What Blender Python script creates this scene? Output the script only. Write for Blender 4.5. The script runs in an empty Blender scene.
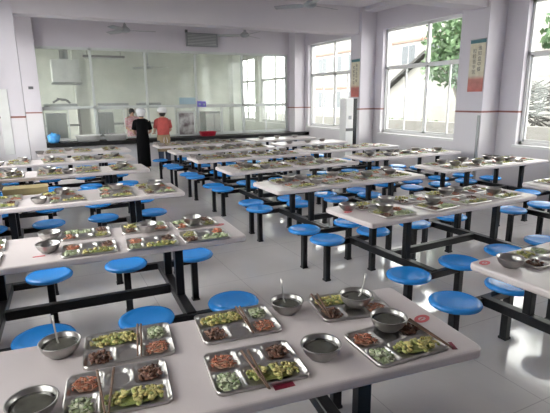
import bpy, bmesh, math, random
from mathutils import Matrix, Vector
random.seed(7)
PI = math.pi
C = bpy.context.scene.collection
sc = bpy.context.scene

# ------------------------------------------------------------------ materials
def mat(name, col, rough=0.5, metal=0.0, col2=None, scale=8.0, bump=0.0, bscale=40.0, spec=0.5, stretch=None):
    m = bpy.data.materials.new(name); m.use_nodes = True
    nt = m.node_tree; N = nt.nodes; L = nt.links
    b = N['Principled BSDF']
    b.inputs['Roughness'].default_value = rough
    b.inputs['Metallic'].default_value = metal
    b.inputs['Specular IOR Level'].default_value = spec
    tc = N.new('ShaderNodeTexCoord')
    src = tc.outputs['Object']
    if stretch:
        mp = N.new('ShaderNodeMapping'); mp.inputs['Scale'].default_value = stretch
        L.new(src, mp.inputs['Vector']); src = mp.outputs['Vector']
    nz = N.new('ShaderNodeTexNoise'); nz.inputs['Scale'].default_value = scale
    nz.inputs['Detail'].default_value = 3.0
    L.new(src, nz.inputs['Vector'])
    cr = N.new('ShaderNodeValToRGB')
    c2 = col2 if col2 else tuple(c*0.9 for c in col)
    cr.color_ramp.elements[0].position = 0.35; cr.color_ramp.elements[1].position = 0.65
    cr.color_ramp.elements[0].color = (*c2, 1); cr.color_ramp.elements[1].color = (*col, 1)
    L.new(nz.outputs['Fac'], cr.inputs['Fac']); L.new(cr.outputs['Color'], b.inputs['Base Color'])
    if bump:
        n2 = N.new('ShaderNodeTexNoise'); n2.inputs['Scale'].default_value = bscale
        L.new(src, n2.inputs['Vector'])
        bp = N.new('ShaderNodeBump'); bp.inputs['Strength'].default_value = bump; bp.inputs['Distance'].default_value = 0.01
        L.new(n2.outputs['Fac'], bp.inputs['Height']); L.new(bp.outputs['Normal'], b.inputs['Normal'])
    return m

def wall_mat(name, upper, lower, stripe, z0, z1):
    m = bpy.data.materials.new(name); m.use_nodes = True
    nt = m.node_tree; N = nt.nodes; L = nt.links; b = N['Principled BSDF']
    b.inputs['Roughness'].default_value = 0.55
    g = N.new('ShaderNodeNewGeometry'); sx = N.new('ShaderNodeSeparateXYZ')
    L.new(g.outputs['Position'], sx.inputs['Vector'])
    nz = N.new('ShaderNodeTexNoise'); nz.inputs['Scale'].default_value = 1.3; nz.inputs['Detail'].default_value = 4
    L.new(g.outputs['Position'], nz.inputs['Vector'])
    def gt(v):
        a = N.new('ShaderNodeMath'); a.operation = 'GREATER_THAN'; a.inputs[1].default_value = v
        L.new(sx.outputs['Z'], a.inputs[0]); return a.outputs[0]
    def mix(f, a, c):
        x = N.new('ShaderNodeMix'); x.data_type = 'RGBA'
        if hasattr(f, 'is_linked'): L.new(f, x.inputs[0])
        else: x.inputs[0].default_value = f
        for s, v in ((x.inputs[6], a), (x.inputs[7], c)):
            if isinstance(v, tuple): s.default_value = (*v, 1)
            else: L.new(v, s)
        return x.outputs[2]
    c = mix(gt(z0), lower, stripe); c = mix(gt(z1), c, upper)
    d = N.new('ShaderNodeMix'); d.data_type = 'RGBA'; d.blend_type = 'MULTIPLY'; d.inputs[0].default_value = 0.08
    L.new(c, d.inputs[6]); L.new(nz.outputs['Fac'], d.inputs[7])
    L.new(d.outputs[2], b.inputs['Base Color'])
    return m

def glass_mat(name, tint, veil, veilcol, ior=1.45):
    m = bpy.data.materials.new(name); m.use_nodes = True
    nt = m.node_tree; N = nt.nodes; L = nt.links
    for n in list(N):
        if n.type == 'BSDF_PRINCIPLED': N.remove(n)
    out = [n for n in N if n.type == 'OUTPUT_MATERIAL'][0]
    t = N.new('ShaderNodeBsdfTransparent'); t.inputs['Color'].default_value = (*tint, 1)
    gl = N.new('ShaderNodeBsdfGlossy'); gl.inputs['Roughness'].default_value = 0.03
    gl.inputs['Color'].default_value = (0.9, 0.95, 0.95, 1)
    lw = N.new('ShaderNodeLayerWeight'); lw.inputs['Blend'].default_value = 0.5
    pw = N.new('ShaderNodeMath'); pw.operation = 'POWER'; pw.inputs[1].default_value = 4.0; L.new(lw.outputs['Facing'], pw.inputs[0])
    ml = N.new('ShaderNodeMath'); ml.operation = 'MULTIPLY_ADD'; ml.inputs[1].default_value = 0.35; ml.inputs[2].default_value = 0.025
    L.new(pw.outputs[0], ml.inputs[0])
    mx = N.new('ShaderNodeMixShader'); L.new(ml.outputs[0], mx.inputs[0]); L.new(t.outputs[0], mx.inputs[1]); L.new(gl.outputs[0], mx.inputs[2])
    last = mx.outputs[0]
    if veil > 0:
        df = N.new('ShaderNodeBsdfDiffuse'); df.inputs['Color'].default_value = (*veilcol, 1)
        nz = N.new('ShaderNodeTexNoise'); nz.inputs['Scale'].default_value = 2.0
        tc = N.new('ShaderNodeTexCoord'); L.new(tc.outputs['Object'], nz.inputs['Vector'])
        mu = N.new('ShaderNodeMath'); mu.operation = 'MULTIPLY'; mu.inputs[1].default_value = veil*2
        L.new(nz.outputs['Fac'], mu.inputs[0])
        m2 = N.new('ShaderNodeMixShader'); L.new(mu.outputs[0], m2.inputs[0]); L.new(last, m2.inputs[1]); L.new(df.outputs[0], m2.inputs[2])
        last = m2.outputs[0]
    L.new(last, out.inputs['Surface'])
    return m

def floor_mat():
    m = bpy.data.materials.new('polished_floor_tiles'); m.use_nodes = True
    nt = m.node_tree; N = nt.nodes; L = nt.links; b = N['Principled BSDF']
    b.inputs['Roughness'].default_value = 0.1
    b.inputs['Specular IOR Level'].default_value = 0.6
    g = N.new('ShaderNodeNewGeometry')
    mp = N.new('ShaderNodeMapping'); mp.inputs['Location'].default_value = (0.1, 0.25, 0)
    L.new(g.outputs['Position'], mp.inputs['Vector'])
    br = N.new('ShaderNodeTexBrick'); br.offset = 0.0; br.inputs['Scale'].default_value = 1.0
    br.inputs['Brick Width'].default_value = 0.8; br.inputs['Row Height'].default_value = 0.8
    br.inputs['Mortar Size'].default_value = 0.003; br.inputs['Mortar Smooth'].default_value = 0.1
    br.inputs['Color1'].default_value = (0.65, 0.615, 0.605, 1); br.inputs['Color2'].default_value = (0.635, 0.60, 0.59, 1)
    br.inputs['Mortar'].default_value = (0.46, 0.43, 0.43, 1)
    L.new(mp.outputs[0], br.inputs['Vector'])
    nz = N.new('ShaderNodeTexNoise'); nz.inputs['Scale'].default_value = 3; nz.inputs['Detail'].default_value = 5
    L.new(g.outputs['Position'], nz.inputs['Vector'])
    d = N.new('ShaderNodeMix'); d.data_type = 'RGBA'; d.blend_type = 'MULTIPLY'; d.inputs[0].default_value = 0.15
    L.new(br.outputs['Color'], d.inputs[6]); L.new(nz.outputs['Fac'], d.inputs[7]); L.new(d.outputs[2], b.inputs['Base Color'])
    bp = N.new('ShaderNodeBump'); bp.inputs['Strength'].default_value = 0.03; bp.inputs['Distance'].default_value = 0.01
    L.new(nz.outputs['Fac'], bp.inputs['Height']); L.new(bp.outputs['Normal'], b.inputs['Normal'])
    return m

WALLC = (0.60, 0.565, 0.62)
M = dict(
    wall=wall_mat('painted_wall', WALLC, (0.66, 0.63, 0.66), (0.24, 0.09, 0.075), 1.37, 1.40),
    ceil=mat('ceiling_paint', (0.60, 0.565, 0.60), 0.8, col2=(0.58, 0.545, 0.58), scale=1.2),
    kwall=mat('kitchen_wall', (0.74, 0.75, 0.70), 0.6, scale=1.0, col2=(0.71, 0.72, 0.67)),
    floor=floor_mat(),
    kfloor=mat('kitchen_floor', (0.45, 0.45, 0.43), 0.3, scale=3),
    white=mat('white_aluminium', (0.72, 0.72, 0.72), 0.35, scale=5, col2=(0.68, 0.68, 0.68)),
    pframe=mat('partition_frame_paint', (0.58, 0.61, 0.60), 0.35, scale=5, col2=(0.54, 0.57, 0.56)),
    glass=glass_mat('window_glass', (0.95, 0.97, 0.96), 0, (1, 1, 1)),
    pglass=glass_mat('partition_glass', (0.92, 0.935, 0.92), 0.12, (0.78, 0.80, 0.77), 1.5),
    top=mat('table_laminate', (0.62, 0.555, 0.555), 0.28, scale=3, col2=(0.59, 0.53, 0.53)),
    black=mat('black_painted_steel', (0.006, 0.0065, 0.009), 0.35, scale=12, col2=(0.010, 0.011, 0.014), spec=.3),
    blue=mat('blue_plastic_seat', (0.018, 0.25, 0.72), 0.25, scale=4, col2=(0.015, 0.23, 0.67), spec=0.6),
    steel=mat('stainless_steel', (0.60, 0.58, 0.56), 0.32, 1.0, scale=20, col2=(0.54, 0.525, 0.505)),
    steel_bowl=mat('brushed_bowl_steel', (0.46, 0.445, 0.43), 0.30, 1.0, scale=20, col2=(0.36, 0.35, 0.34)),
    wood=mat('chopstick_wood', (0.20, 0.11, 0.07), 0.5, scale=30, col2=(0.13, 0.07, 0.045)),
    egg=mat('fried_egg_and_gourd', (0.62, 0.52, 0.16), 0.4, scale=55, col2=(0.33, 0.36, 0.09), bump=.4, bscale=90),
    cabbage=mat('stewed_cabbage', (0.46, 0.56, 0.30), 0.35, scale=50, col2=(0.26, 0.40, 0.15), bump=.4, bscale=90),
    meat=mat('braised_meat', (0.20, 0.085, 0.055), 0.35, scale=60, col2=(0.07, 0.035, 0.025), bump=.4, bscale=90),
    carrot=mat('carrot_strips', (0.62, 0.20, 0.10), 0.4, scale=50, col2=(0.38, 0.11, 0.07), bump=.3, bscale=90),
    soup=mat('thin_soup', (0.10, 0.098, 0.08), 0.08, scale=14, col2=(0.05, 0.05, 0.04)),
    red=mat('red_print', (0.58, 0.09, 0.11), 0.4, scale=10),
    darkred=mat('dark_red_card', (0.22, 0.012, 0.035), 0.4, scale=10),
    card=mat('tan_cardboard', (0.42, 0.34, 0.17), 0.8, scale=10, col2=(0.36, 0.29, 0.14)),
    granite=mat('black_granite', (0.010, 0.010, 0.012), 0.5, scale=60, col2=(0.02, 0.02, 0.02), spec=.2),
    tile=mat('white_wall_tile', (0.60, 0.60, 0.64), 0.25, scale=3),
    enamel=mat('white_plastic', (0.68, 0.68, 0.68), 0.35, scale=3),
    redplastic=mat('red_plastic', (0.55, 0.03, 0.06), 0.3, scale=3),
    bluecloth=mat('blue_plastic_film', (0.05, 0.25, 0.65), 0.35, scale=14, col2=(0.10, 0.42, 0.75)),
    violet=mat('violet_sign', (0.20, 0.17, 0.60), 0.4, scale=6),
    paleblue=mat('pale_blue_sign', (0.36, 0.50, 0.58), 0.4, scale=6),
    fan=mat('fan_grey_paint', (0.30, 0.31, 0.33), 0.4, scale=4),
    darkgrey=mat('dark_grey_metal', (0.10, 0.10, 0.11), 0.5, scale=6),
    midgrey=mat('grey_metal_sheet', (0.30, 0.31, 0.31), 0.4, 0.3, scale=4),
    skin=mat('skin', (0.52, 0.32, 0.23), 0.5, scale=6, col2=(0.49, 0.29, 0.21)),
    hair=mat('black_hair', (0.012, 0.011, 0.012), 0.5, scale=60),
    capw=mat('white_cotton_cap', (0.72, 0.72, 0.74), 0.8, scale=20, bump=.3, bscale=30),
    dress=mat('black_cotton', (0.005, 0.005, 0.006), 0.9, spec=.05, scale=20, bump=.3, bscale=20),
    redshirt=mat('coral_red_shirt', (0.50, 0.085, 0.075), 0.75, scale=14, col2=(0.42, 0.07, 0.065), bump=.3, bscale=20),
    khaki=mat('khaki_apron', (0.33, 0.24, 0.15), 0.8, scale=14, bump=.2, bscale=20),
    jeans=mat('dark_blue_trousers', (0.03, 0.04, 0.08), 0.8, scale=20),
    pinkshirt=mat('pink_check_overall', (0.55, 0.20, 0.25), 0.8, scale=28, col2=(0.60, 0.52, 0.52)),
    leaf=mat('tree_leaves', (0.10, 0.17, 0.07), 0.6, scale=3, col2=(0.045, 0.10, 0.04)),
    leaf2=mat('pale_tree_leaves', (0.12, 0.19, 0.09), 0.6, scale=3, col2=(0.06, 0.12, 0.05)),
    bark=mat('tree_bark', (0.12, 0.09, 0.07), 0.9, scale=20),
    facade=mat('cream_facade', (0.30, 0.29, 0.27), 0.8, scale=1.5),
    pinkfacade=mat('pink_facade', (0.26, 0.15, 0.12), 0.8, scale=1.5),
    pane=mat('dark_window_pane', (0.05, 0.06, 0.07), 0.15, scale=3),
    roof=mat('grey_roof_tiles', (0.05, 0.048, 0.046), 0.8, scale=20, stretch=(1, 8, 1)),
    ground=mat('concrete_yard', (0.20, 0.195, 0.185), 0.9, scale=2),
    thatch=mat('dry_branches', (0.08, 0.077, 0.07), 0.9, scale=40, bump=.6),
)

def food_mat(name, cols, rough=.35):
    m = mat(name, cols[0], rough, scale=60, bump=.35, bscale=90)
    nt = m.node_tree; N = nt.nodes; L = nt.links; b = N['Principled BSDF']
    g = N.new('ShaderNodeNewGeometry'); cr = N.new('ShaderNodeValToRGB'); e = cr.color_ramp.elements
    cr.color_ramp.interpolation = 'CONSTANT'
    e[0].color = (*cols[0], 1); e[1].color = (*cols[1], 1); e[1].position = .4
    for k, c in enumerate(cols[2:]):
        x = e.new(.62+.18*k); x.color = (*c, 1)
    L.new(g.outputs['Random Per Island'], cr.inputs[0])
    nz = [n for n in N if n.type == 'TEX_NOISE'][0]
    d = N.new('ShaderNodeMix'); d.data_type = 'RGBA'; d.blend_type = 'MULTIPLY'; d.inputs[0].default_value = .25
    L.new(cr.outputs[0], d.inputs[6]); L.new(nz.outputs['Fac'], d.inputs[7]); L.new(d.outputs[2], b.inputs['Base Color'])
    return m
M['egg'] = food_mat('fried_egg_and_gourd', [(.56, .50, .19), (.68, .58, .22), (.42, .44, .14), (.26, .30, .09)])
M['cabbage'] = food_mat('stewed_cabbage', [(.46, .52, .32), (.60, .62, .46), (.30, .40, .19), (.44, .50, .30)])
M['meat'] = food_mat('braised_meat', [(.18, .085, .055), (.27, .14, .095), (.08, .04, .03), (.21, .09, .06)])
M['carrot'] = food_mat('carrot_strips', [(.60, .20, .11), (.50, .16, .09), (.64, .29, .17), (.50, .31, .22)])

def poster_mat(name, top, mid, low, z0, h, blot=False):
    """banner: teal header, cream middle, red pattern below; heights in object space"""
    m = bpy.data.materials.new(name); m.use_nodes = True
    nt = m.node_tree; N = nt.nodes; L = nt.links; b = N['Principled BSDF']; b.inputs['Roughness'].default_value = 0.4
    tc = N.new('ShaderNodeTexCoord'); sx = N.new('ShaderNodeSeparateXYZ'); L.new(tc.outputs['Object'], sx.inputs[0])
    mr = N.new('ShaderNodeMapRange'); mr.inputs['From Min'].default_value = z0; mr.inputs['From Max'].default_value = z0+h
    L.new(sx.outputs['Z'], mr.inputs['Value'])
    cr = N.new('ShaderNodeValToRGB'); e = cr.color_ramp.elements
    e[0].position = 0.0; e[0].color = (*low, 1); e[1].position = 0.24; e[1].color = (low[0], low[1]*1.4, low[2]*1.3, 1)
    for p, c in ((0.32, mid), (0.93, mid), (0.935, top)):
        x = e.new(p); x.color = (*c, 1)
    L.new(mr.outputs[0], cr.inputs[0])
    nz = N.new('ShaderNodeTexNoise'); nz.inputs['Scale'].default_value = 9; nz.inputs['Detail'].default_value = 4
    L.new(tc.outputs['Object'], nz.inputs[0])
    d = N.new('ShaderNodeMix'); d.data_type = 'RGBA'; d.blend_type = 'OVERLAY'; d.inputs[0].default_value = 0.5
    L.new(cr.outputs[0], d.inputs[6]); L.new(nz.outputs['Fac'], d.inputs[7]); L.new(d.outputs[2], b.inputs['Base Color'])
    return m
M['banner'] = poster_mat('pillar_banner_print', (0.06, 0.17, 0.20), (0.60, 0.55, 0.42), (0.42, 0.10, 0.09), 0.0, 0.82)
M['picture'] = mat('grey_pink_picture_print', (0.55, 0.55, 0.55), 0.4, scale=5, col2=(0.10, 0.07, 0.08))

# ------------------------------------------------------------------ mesh helpers
def bm_new(): return bmesh.new()
def add_box(bm, x0, x1, y0, y1, z0, z1, mi=0):
    vs = [bm.verts.new((x, y, z)) for z in (z0, z1) for y in (y0, y1) for x in (x0, x1)]
    for q in ((0, 2, 3, 1), (4, 5, 7, 6), (0, 1, 5, 4), (2, 6, 7, 3), (0, 4, 6, 2), (1, 3, 7, 5)):
        f = bm.faces.new([vs[i] for i in q]); f.material_index = mi
    return vs
def bev(bm, w, seg=2):
    bmesh.ops.bevel(bm, geom=list(bm.edges), offset=w, segments=seg, profile=0.5, affect='EDGES')
def rbox(x0, x1, y0, y1, z0, z1, w=0.004, seg=2):
    bm = bm_new(); add_box(bm, x0, x1, y0, y1, z0, z1); bev(bm, w, seg); return bm
def add_lathe(bm, prof, n=32, c=(0, 0, 0), mi=0, sy=1.0):
    rings = []
    for r, z in prof:
        if r < 1e-6: rings.append([bm.verts.new((c[0], c[1], c[2]+z))])
        else: rings.append([bm.verts.new((c[0]+r*math.cos(2*PI*i/n), c[1]+sy*r*math.sin(2*PI*i/n), c[2]+z)) for i in range(n)])
    for a, b in zip(rings, rings[1:]):
        for i in range(n):
            j = (i+1) % n
            if len(a) == 1 and len(b) == 1: continue
            if len(a) == 1: f = bm.faces.new((a[0], b[j], b[i]))
            elif len(b) == 1: f = bm.faces.new((a[i], a[j], b[0]))
            else: f = bm.faces.new((a[i], a[j], b[j], b[i]))
            f.material_index = mi; f.smooth = True
def add_tube(bm, pts, rad, n=8, mi=0, cap=True):
    rings = []
    for k, p in enumerate(pts):
        p = Vector(p)
        d = (Vector(pts[min(k+1, len(pts)-1)]) - Vector(pts[max(k-1, 0)])).normalized()
        up = Vector((0, 0, 1)) if abs(d.z) < .9 else Vector((1, 0, 0))
        u = d.cross(up).normalized(); v = d.cross(u)
        r = rad[k] if isinstance(rad, (list, tuple)) else rad
        rings.append([bm.verts.new(p+u*r*math.cos(2*PI*i/n)+v*r*math.sin(2*PI*i/n)) for i in range(n)])
    for a, b in zip(rings, rings[1:]):
        for i in range(n):
            f = bm.faces.new((a[i], a[(i+1) % n], b[(i+1) % n], b[i])); f.material_index = mi; f.smooth = True
    if cap:
        bm.faces.new(rings[0][::-1]).material_index = mi; bm.faces.new(rings[-1]).material_index = mi
def add_chunk(bm, c, s, rot, mi=0, sub=1, rnd=random):
    mt = Matrix.Translation(c) @ rot.to_matrix().to_4x4() @ Matrix.Diagonal((*s, 1))
    r = bmesh.ops.create_icosphere(bm, subdivisions=sub, radius=1.0, matrix=mt)
    vs = r['verts']
    for v in vs:
        v.co += Vector((rnd.uniform(-1, 1)*s[0], rnd.uniform(-1, 1)*s[1], rnd.uniform(-1, 1)*s[2]))*0.15
    for f in {f for v in vs for f in v.link_faces}: f.material_index = mi; f.smooth = True
def mesh(name, bm, mats, smooth=False):
    bmesh.ops.recalc_face_normals(bm, faces=bm.faces)
    me = bpy.data.meshes.new(name); bm.to_mesh(me); bm.free()
    for m in (mats if isinstance(mats, (list, tuple)) else [mats]): me.materials.append(m)
    if smooth:
        for p in me.polygons: p.use_smooth = True
    return me
def obj(name, data, parent=None, loc=(0, 0, 0), rz=0, m=None, smooth=False):
    if isinstance(data, bmesh.types.BMesh): data = mesh(name, data, m, smooth)
    o = bpy.data.objects.new(name, data); C.objects.link(o)
    o.location = loc; o.rotation_euler = (0, 0, rz)
    if parent: o.parent = parent
    return o
def tag(o, label, cat, group=None, kind=None):
    o['label'] = label; o['category'] = cat
    if group: o['group'] = group
    if kind: o['kind'] = kind
    return o
def thing(name, label, cat, loc=(0, 0, 0), rz=0, group=None):
    o = bpy.data.objects.new(name, None); C.objects.link(o); o.location = loc; o.rotation_euler = (0, 0, rz)
    o.empty_display_size = .1
    return tag(o, label, cat, group)
def struct(name, bm, m, parent=None, label=None):
    o = obj(name, bm, parent, m=m)
    if not parent: o['kind'] = 'structure'
    if label: o['label'] = label
    return o
def copy_tree(o, parent=None):
    c = o.copy(); C.objects.link(c)
    if parent: c.parent = parent
    for ch in KIDS.get(o.name, []): copy_tree(ch, c)
    return c
KIDS = {}
def kids_of(root):
    for ob in C.objects:
        if ob.parent: KIDS.setdefault(ob.parent.name, [])
    KIDS[root.name] = [o for o in C.objects if o.parent == root]
    for k in KIDS[root.name]: KIDS[k.name] = [o for o in C.objects if o.parent == k]

# ------------------------------------------------------------------ room shell
XL, XR, YB, YF, ZC = -0.85, 6.9, 12.2, -3.0, 3.55
KY = 17.5
def b1(*a):
    bm = bm_new(); add_box(bm, *a); return bm
struct('floor', b1(XL-.2, XR+.2, YF-.2, YB, -.12, 0), M['floor'])
struct('floor', b1(XL-.2, XR+.2, YB, KY+.2, -.12, 0), M['kfloor'])
struct('ceiling', b1(XL-.2, XR+.2, YF-.2, YB+.1, ZC, ZC+.15), M['ceil'])
struct('ceiling', b1(XL-.2, XR+.2, YB+.1, KY+.2, ZC, ZC+.15), M['kwall'])
SILL, TOPW = 0.86, 3.08
def wall_with_holes(name, x0, x1, holes, y0, y1, m):
    bm = bm_new(); y = y0
    for a, b in sorted(holes):
        add_box(bm, x0, x1, y, a, 0, ZC); add_box(bm, x0, x1, a, b, 0, SILL); add_box(bm, x0, x1, a, b, TOPW, ZC); y = b
    add_box(bm, x0, x1, y, y1, 0, ZC)
    return struct(name, bm, m)
RW = [(-0.85, 1.65), (2.55, 5.05), (5.98, 8.48), (9.32, 11.70)]
LW = [(0.70, 1.65), (2.55, 5.05), (5.98, 8.48), (9.32, 11.70)]  # first, narrow opening is out of view, added to light the near tables
wall_with_holes('wall_right', XR, XR+.24, RW, YF, YB+.1, M['wall'])
wall_with_holes('wall_left', XL-.24, XL, LW, YF, YB+.1, M['wall'])
KR = [(12.95, 15.05), (15.4, 17.2)]; KL = [(12.7, 14.6), (15.0, 17.2)]  # left pair and second right opening are added to brighten the kitchen
wall_with_holes('wall_kitchen_right', XR, XR+.24, KR, YB+.1, KY, M['kwall'])
wall_with_holes('wall_kitchen_left', XL-.24, XL, KL, YB+.1, KY, M['kwall'])
struct('wall_kitchen_back', b1(XL-.24, XR+.24, KY, KY+.2, 0, ZC), M['kwall'])
struct('wall_front', b1(XL-.24, XR+.24, YF-.2, YF, 0, ZC), M['wall'])
# partition wall: lintel above the glass, solid ends, apron under counter
bm = bm_new()
add_box(bm, XL, XR, YB, YB+.2, 2.86, ZC)
add_box(bm, XL, -.04, YB, YB+.2, 0, 2.86)
add_box(bm, 6.52, XR, YB, YB+.2, 0, 2.86)
struct('wall_back', bm, M['wall'])
struct('wall_under_counter', b1(.065, 6.55, 11.75, YB+.2, 0, .605), M['tile'])

def window(n, x0, x1, y0, y1, inner):
    """white aluminium window in a long wall, inner = sign of the room side"""
    bm = bm_new(); xm = (x0+x1)/2; a, b = xm-.03, xm+.03; w = .05; zt = 2.28
    add_box(bm, a, b, y0, y1, SILL, SILL+w); add_box(bm, a, b, y0, y1, TOPW-w, TOPW)
    add_box(bm, a, b, y0, y0+w, SILL, TOPW); add_box(bm, a, b, y1-w, y1, SILL, TOPW)
    add_box(bm, a, b, y0, y1, zt-w/2, zt+w/2)
    ym = (y0+y1)/2
    add_box(bm, a, b, ym-w/2, ym+w/2, zt, TOPW)
    r = struct('window_%d' % n, bm, M['white'])
    for k in range(4):      # four sliding sashes
        s0 = y0+w+(y1-y0-2*w)*k/4; s1 = y0+w+(y1-y0-2*w)*(k+1)/4; q = .026
        off = .012 if k % 2 else -.012
        bm = bm_new()
        add_box(bm, xm-.012+off, xm+.012+off, s0, s0+q, SILL+w, zt-w/2); add_box(bm, xm-.012+off, xm+.012+off, s1-q, s1, SILL+w, zt-w/2)
        add_box(bm, xm-.012+off, xm+.012+off, s0, s1, SILL+w, SILL+w+.035); add_box(bm, xm-.012+off, xm+.012+off, s0, s1, zt-w/2-.03, zt-w/2)
        s = obj('window_sash', bm, r, m=M['white'])
        obj('window_pane', b1(xm-.002+off, xm+.002+off, s0+q, s1-q, SILL+w+.035, zt-w/2-.03), s, m=M['glass'])
    for s0, s1 in ((y0+w, ym-w/2), (ym+w/2, y1-w)):
        obj('window_pane', b1(xm-.003, xm+.003, s0, s1, zt+w/2, TOPW-w), r, m=M['glass'])
    xi = x0 if inner < 0 else x1
    obj('window_sill', b1(min(xi, xi+inner*.04)-.0, max(xi, xi+inner*.04), y0-.03, y1+.03, SILL-.04, SILL-.001), r, m=M['white'])
    return r
n = 1
for a, b in RW: window(n, XR, XR+.24, a, b, -1); n += 1
for a, b in LW: window(n, XL-.24, XL, a, b, 1); n += 1
for a, b in KR: window(n, XR, XR+.24, a, b, -1); n += 1
for a, b in KL: window(n, XL-.24, XL, a, b, 1); n += 1

# pillars and beams
def pillar(x0, x1, y0, y1): return struct('pillar', b1(x0, x1, y0, y1, 0, ZC), M['wall'])
pillar(6.5, XR, 5.42, 5.97); pillar(6.5, XR, 8.73, 9.12); pillar(6.5, XR, 2.0, 2.45); pillar(6.56, XR, 11.86, YB)
pillar(XL, -.21, 8.80, 9.12); pillar(XL, -.5, 5.42, 5.8); pillar(XL, .06, 11.95, YB); pillar(XL, -.6, 2.0, 2.4)
for y in (-1.3, 2.06, 5.47, 8.83):
    struct('ceiling_beam', b1(XL, XR, y, y+.3, 3.0, ZC), M['ceil'])
for x0, x1 in ((6.56, XR),):
    struct('ceiling_beam', b1(x0, x1, YF, YB, 3.47, ZC), M['ceil'])
# drain pipe shadow line, built as a slim solid strip on the near pillar
tag(obj('pillar_strip', b1(6.47, 6.5, 5.44, 5.47, 0.0, 1.33), m=M['midgrey']), 'thin grey strip running up the lower edge of the right pillar', 'pillar_strip')

# --------------------------------------------------------------- kitchen partition
ZT, ZM, ZB = 2.83, 1.48, 0.70
pt = thing('glazed_partition', 'white framed glass partition with five tall bays in front of the kitchen', 'partition', (0, YB+.05, 0))
vx = [-.02, 1.22, 2.49, 3.78, 5.11, 6.49]
bm = bm_new(); w = .028
add_box(bm, -.04, 6.52, -.03, .03, ZT-.03, ZT+.03); add_box(bm, -.04, 6.52, -.03, .03, ZM-.03, ZM+.03); add_box(bm, -.04, 6.52, -.03, .03, ZB, ZB+.04)
for x in vx: add_box(bm, x-w, x+w, -.03, .03, ZB, ZT+.03)
obj('frame', bm, pt, m=M['pframe'])
for a, b in zip(vx, vx[1:]):
    obj('glass_pane', b1(a+w, b-w, -.003, .003, ZM+.03, ZT-.03), pt, m=M['pglass'])
    mid = (a+b)/2
for k, (a, b) in enumerate(((-.02, .62), (1.22, 1.90), (3.15, 3.78), (3.78, 4.46), (4.46, 5.11), (5.11, 5.8), (5.8, 6.49))):
    bm = bm_new(); q = .022; y0, y1 = (-.02, 0.0) if k % 2 else (0.0, .02)
    a += .03; b -= .0
    add_box(bm, a, a+q, y0, y1, ZB+.04, ZM-.03); add_box(bm, b-q, b, y0, y1, ZB+.04, ZM-.03)
    add_box(bm, a, b, y0, y1, ZB+.04, ZB+.07); add_box(bm, a, b, y0, y1, ZM-.055, ZM-.03)
    s = obj('sliding_sash', bm, pt, m=M['pframe'])
    obj('glass_pane', b1(a+q, b-q, (y0+y1)/2-.002, (y0+y1)/2+.002, ZB+.07, ZM-.055), s, m=M['pglass'])
tag(obj('serving_counter', rbox(.07, XR-.0, 11.62, 11.85, .61, .70, .01), m=M['granite']), 'long black granite serving counter under the kitchen glass', 'counter')
obj('rear_ledge', b1(.07, 6.55, 11.85, 12.17, .61, .698), C.objects['serving_counter'], m=M['granite'])
for k in range(0):
    pass
# grille above the partition
g = thing('air_grille', 'grey slatted metal air grille high on the wall above the glass', 'grille', (3.97, YB-.07, 2.97))
bm = bm_new()
for z in (0, .30): add_box(bm, -.42, .42, -.03, .04, z, z+.03)
for x in (-.42, .39): add_box(bm, x, x+.03, -.03, .04, 0, .33)
obj('frame', bm, g, m=M['fan'])
bm = bm_new()
for k in range(7): add_box(bm, -.39, .39, -.015, .02, .045+k*.037, .062+k*.037)
obj('slats', bm, g, m=M['fan'])
obj('backing', b1(-.39, .39, .03, .045, .03, .30), g, m=M['white'])
obj('bracket', b1(-.43, -.37, .0, .05, .33, .40), g, m=M['darkgrey'])
# signs
def text(body, size, m, parent, loc, rot, name='lettering', depth=.001):
    cu = bpy.data.curves.new(name, 'FONT'); cu.body = body; cu.size = size; cu.extrude = depth; cu.align_x = 'CENTER'; cu.align_y = 'CENTER'
    cu.materials.append(m)
    tmp = bpy.data.objects.new('tmp', cu); C.objects.link(tmp); bpy.context.view_layer.update()
    me = bpy.data.meshes.new_from_object(tmp); bpy.data.objects.remove(tmp)
    o = bpy.data.objects.new(name, me); C.objects.link(o); o.parent = parent; o.location = loc; o.rotation_euler = rot
    return o
s = tag(obj('notice_sign', rbox(-.22, .22, -.008, .008, 0, .17, .003), m=M['paleblue'], loc=(3.52, YB, 1.52)), 'pale blue notice hanging on the partition above the framed picture', 'sign')
for k, x in enumerate((3.845, 3.965)):
    s = thing('violet_sign', 'square violet sign with a pale mark, %s of two on the glass bar' % ('left' if not k else 'right'), 'sign', (x, YB, 1.45+(-.01 if k else 0)), 0, None)
    obj('sign_plate', rbox(-.062, .062, -.008, .008, 0, .15, .003), s, m=M['violet'])
    bm = bm_new(); add_lathe(bm, [(0, 0), (.028, 0), (.028, .004), (0, .004)], 20)
    bmesh.ops.rotate(bm, verts=bm.verts, matrix=Matrix.Rotation(PI/2, 3, 'X'))
    obj('pale_mark', bm, s, (0, -.008, .065), m=M['paleblue'])
p = thing('framed_picture', 'framed grey and pink picture standing on the counter behind the red shirt person', 'picture', (3.44, YB-.08, .70))
obj('print', rbox(-.20, .20, -.006, .006, .03, .60, .002), p, m=M['picture'])
bm = bm_new()
for a in ((-.24, -.20, .0, .64), (.20, .24, 0, .64), (-.24, .24, 0, .04), (-.24, .24, .60, .64)): add_box(bm, a[0], a[1], -.012, .012, a[2], a[3])
obj('frame', bm, p, m=M['pframe'])
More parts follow.
